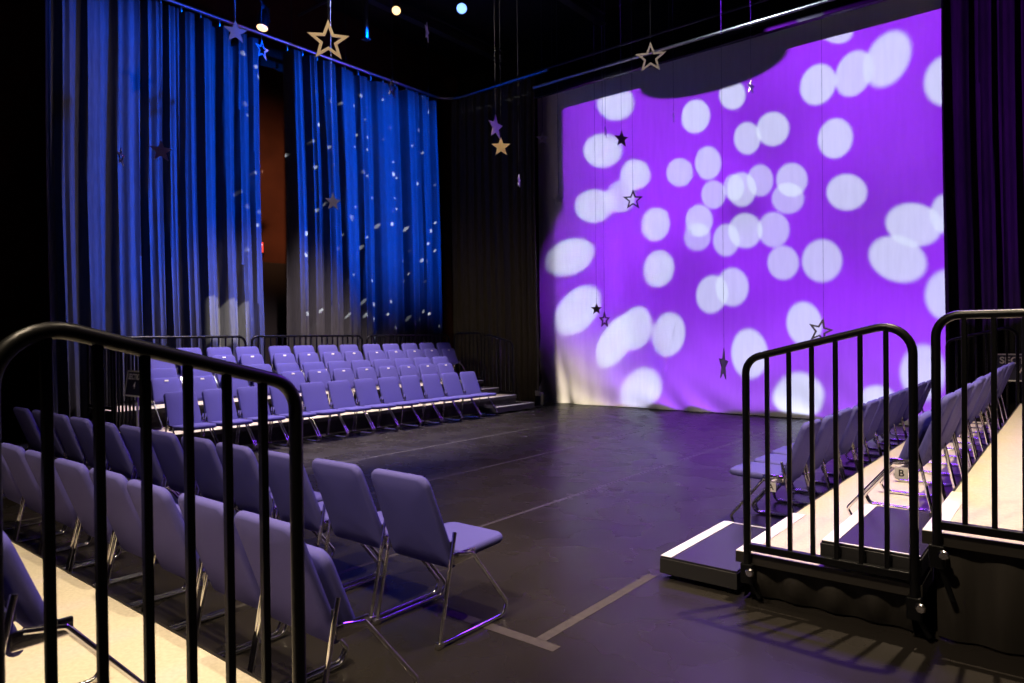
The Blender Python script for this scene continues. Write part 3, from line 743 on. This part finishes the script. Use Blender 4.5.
rng = n.m('MULTIPLY', n.m('MULTIPLY', n.ss(a, 3.62, 3.7), n.ss(a, 4.4, 6.2, 1, .0)), n.m('MULTIPLY', n.ss(b, 5.4, 7.4, 1, .15), n.m('MULTIPLY', n.ss(b, -1., 2.5, .45, 1), n.ss(b, .0, .2))))
n.link(n.m('MULTIPLY', rng, n.m('MULTIPLY', n.front, n.even)), n.em.inputs['Strength'])
o, l = spot('wall_gap_red', (-9.0, 5.6, 7.4), axes=((0, 1, 0), (0, 0, 1)), energy=480, col=(1., .5, .26), size=150, blend=0, rad=.03)
n = N(l); p, a, b = n.plane(-9.0 - XL, 5.6, 7.4)
rng = n.m('MULTIPLY', n.m('MULTIPLY', n.ss(a, 7.2, 7.24), n.ss(a, 7.66, 7.72, 1, 0)), n.m('MULTIPLY', n.ss(b, 3.1, 4.4), n.ss(b, 5.2, 6.8, 1, 0)))
n.link(n.m('MULTIPLY', rng, n.m('MULTIPLY', n.front, n.even)), n.em.inputs['Strength'])
o, l = spot('cloth_foot_warm', (-4.4, 9.2, 5.4), axes=((1, 0, 0), (0, 0, 1)), energy=300, col=(1., .84, .60), size=150, blend=0, rad=.05)
n = N(l); p, a, b = n.plane(YS - 9.2, -4.4, 5.4)
rng = n.m('MULTIPLY', n.m('MULTIPLY', n.ss(a, -8.98, -8.92), n.ss(a, -8.6, -6.4, 1, .14)), n.m('MULTIPLY', n.ss(b, .1, 2.4, 1, 0), n.ss(b, -.6, -.1)))
n.link(n.m('MULTIPLY', rng, n.m('MULTIPLY', n.front, n.even)), n.em.inputs['Strength'])
spot('house_spot_rails', (-1.5, -1.1, 6.7), aim=(-1.3, 3.0, .3), energy=1500, col=WARM, size=58, blend=.8, rad=.08)
for tgt, src, e in ((STARS[0][0], (-5.7, 3.9, 7.7), 420), (STARS[1][0], (-3.5, 5.6, 8.2), 520), (STARS[10][0], (-5.2, 5.0, 7.4), 420)):
    spot('star_fill', src, aim=tgt, energy=e, col=(1., .8, .6), size=15, blend=.5, rad=.03)  # added narrow fills, aimed only to brighten three of the stars
spot('near_seat_fill', (-1.9, 2.9, 7.6), aim=(-2.7, 2.0, 0), energy=1150, col=WARM, size=42, blend=.8, rad=.05)  # added fill to brighten the nearest seats and the floor around them
# added purple fill for the stage floor, unseen overhead; blue overhead toward the far bank
al = bpy.data.lights.new('purple_fill', 'AREA'); al.shape = 'RECTANGLE'; al.size = 3.2; al.size_y = 1.2; al.energy = 170; al.color = (.2, .03, 1.); al.spread = R(84)
ao = bpy.data.objects.new('purple_fill', al); C.objects.link(ao); ao.location = (-3.4, 11.3, 8.3)
ao.rotation_euler = (Vector((-2.6, 5.0, 0)) - Vector(ao.location)).to_track_quat('-Z', 'Y').to_euler()
spot('blue_overhead', (-9.4, 9.2, 7.7), aim=(-11.0, 5.6, 1.2), energy=1000, col=(.08, .12, 1.), size=36, blend=.8, rad=.1)

w = bpy.data.worlds.new('dim'); SC.world = w; w.use_nodes = True
w.node_tree.nodes['Background'].inputs[0].default_value = (.6, .55, .6, 1)
w.node_tree.nodes['Background'].inputs[1].default_value = .004

# ------------------------------------------------------------------ camera
YAW, TILT, ROLL = R(39.2), R(-.46), R(.65)
fw = Vector((-math.sin(YAW) * math.cos(TILT), math.cos(YAW) * math.cos(TILT), math.sin(TILT)))
rt0 = Vector((math.cos(YAW), math.sin(YAW), 0)); up0 = rt0.cross(fw)
rt = math.cos(ROLL) * rt0 - math.sin(ROLL) * up0; up = math.sin(ROLL) * rt0 + math.cos(ROLL) * up0
cd = bpy.data.cameras.new('camera'); cam = bpy.data.objects.new('camera', cd); C.objects.link(cam)
cam.matrix_world = Matrix.Translation((0, 0, 1.5)) @ Matrix((rt, up, -fw)).transposed().to_4x4()
cd.sensor_fit = 'HORIZONTAL'; cd.sensor_width = 36; cd.lens = 692. / 1024 * 36; cd.clip_start = .05; cd.clip_end = 100
SC.camera = cam
SC.view_settings.view_transform = 'Standard'; SC.view_settings.look = 'None'
SC.cycles.use_denoising = True; SC.cycles.max_bounces = 6
SC.cycles.caustics_reflective = False; SC.cycles.caustics_refractive = False
cd.dof.use_dof = True; cd.dof.focus_distance = 3.7; cd.dof.aperture_fstop = 4.0
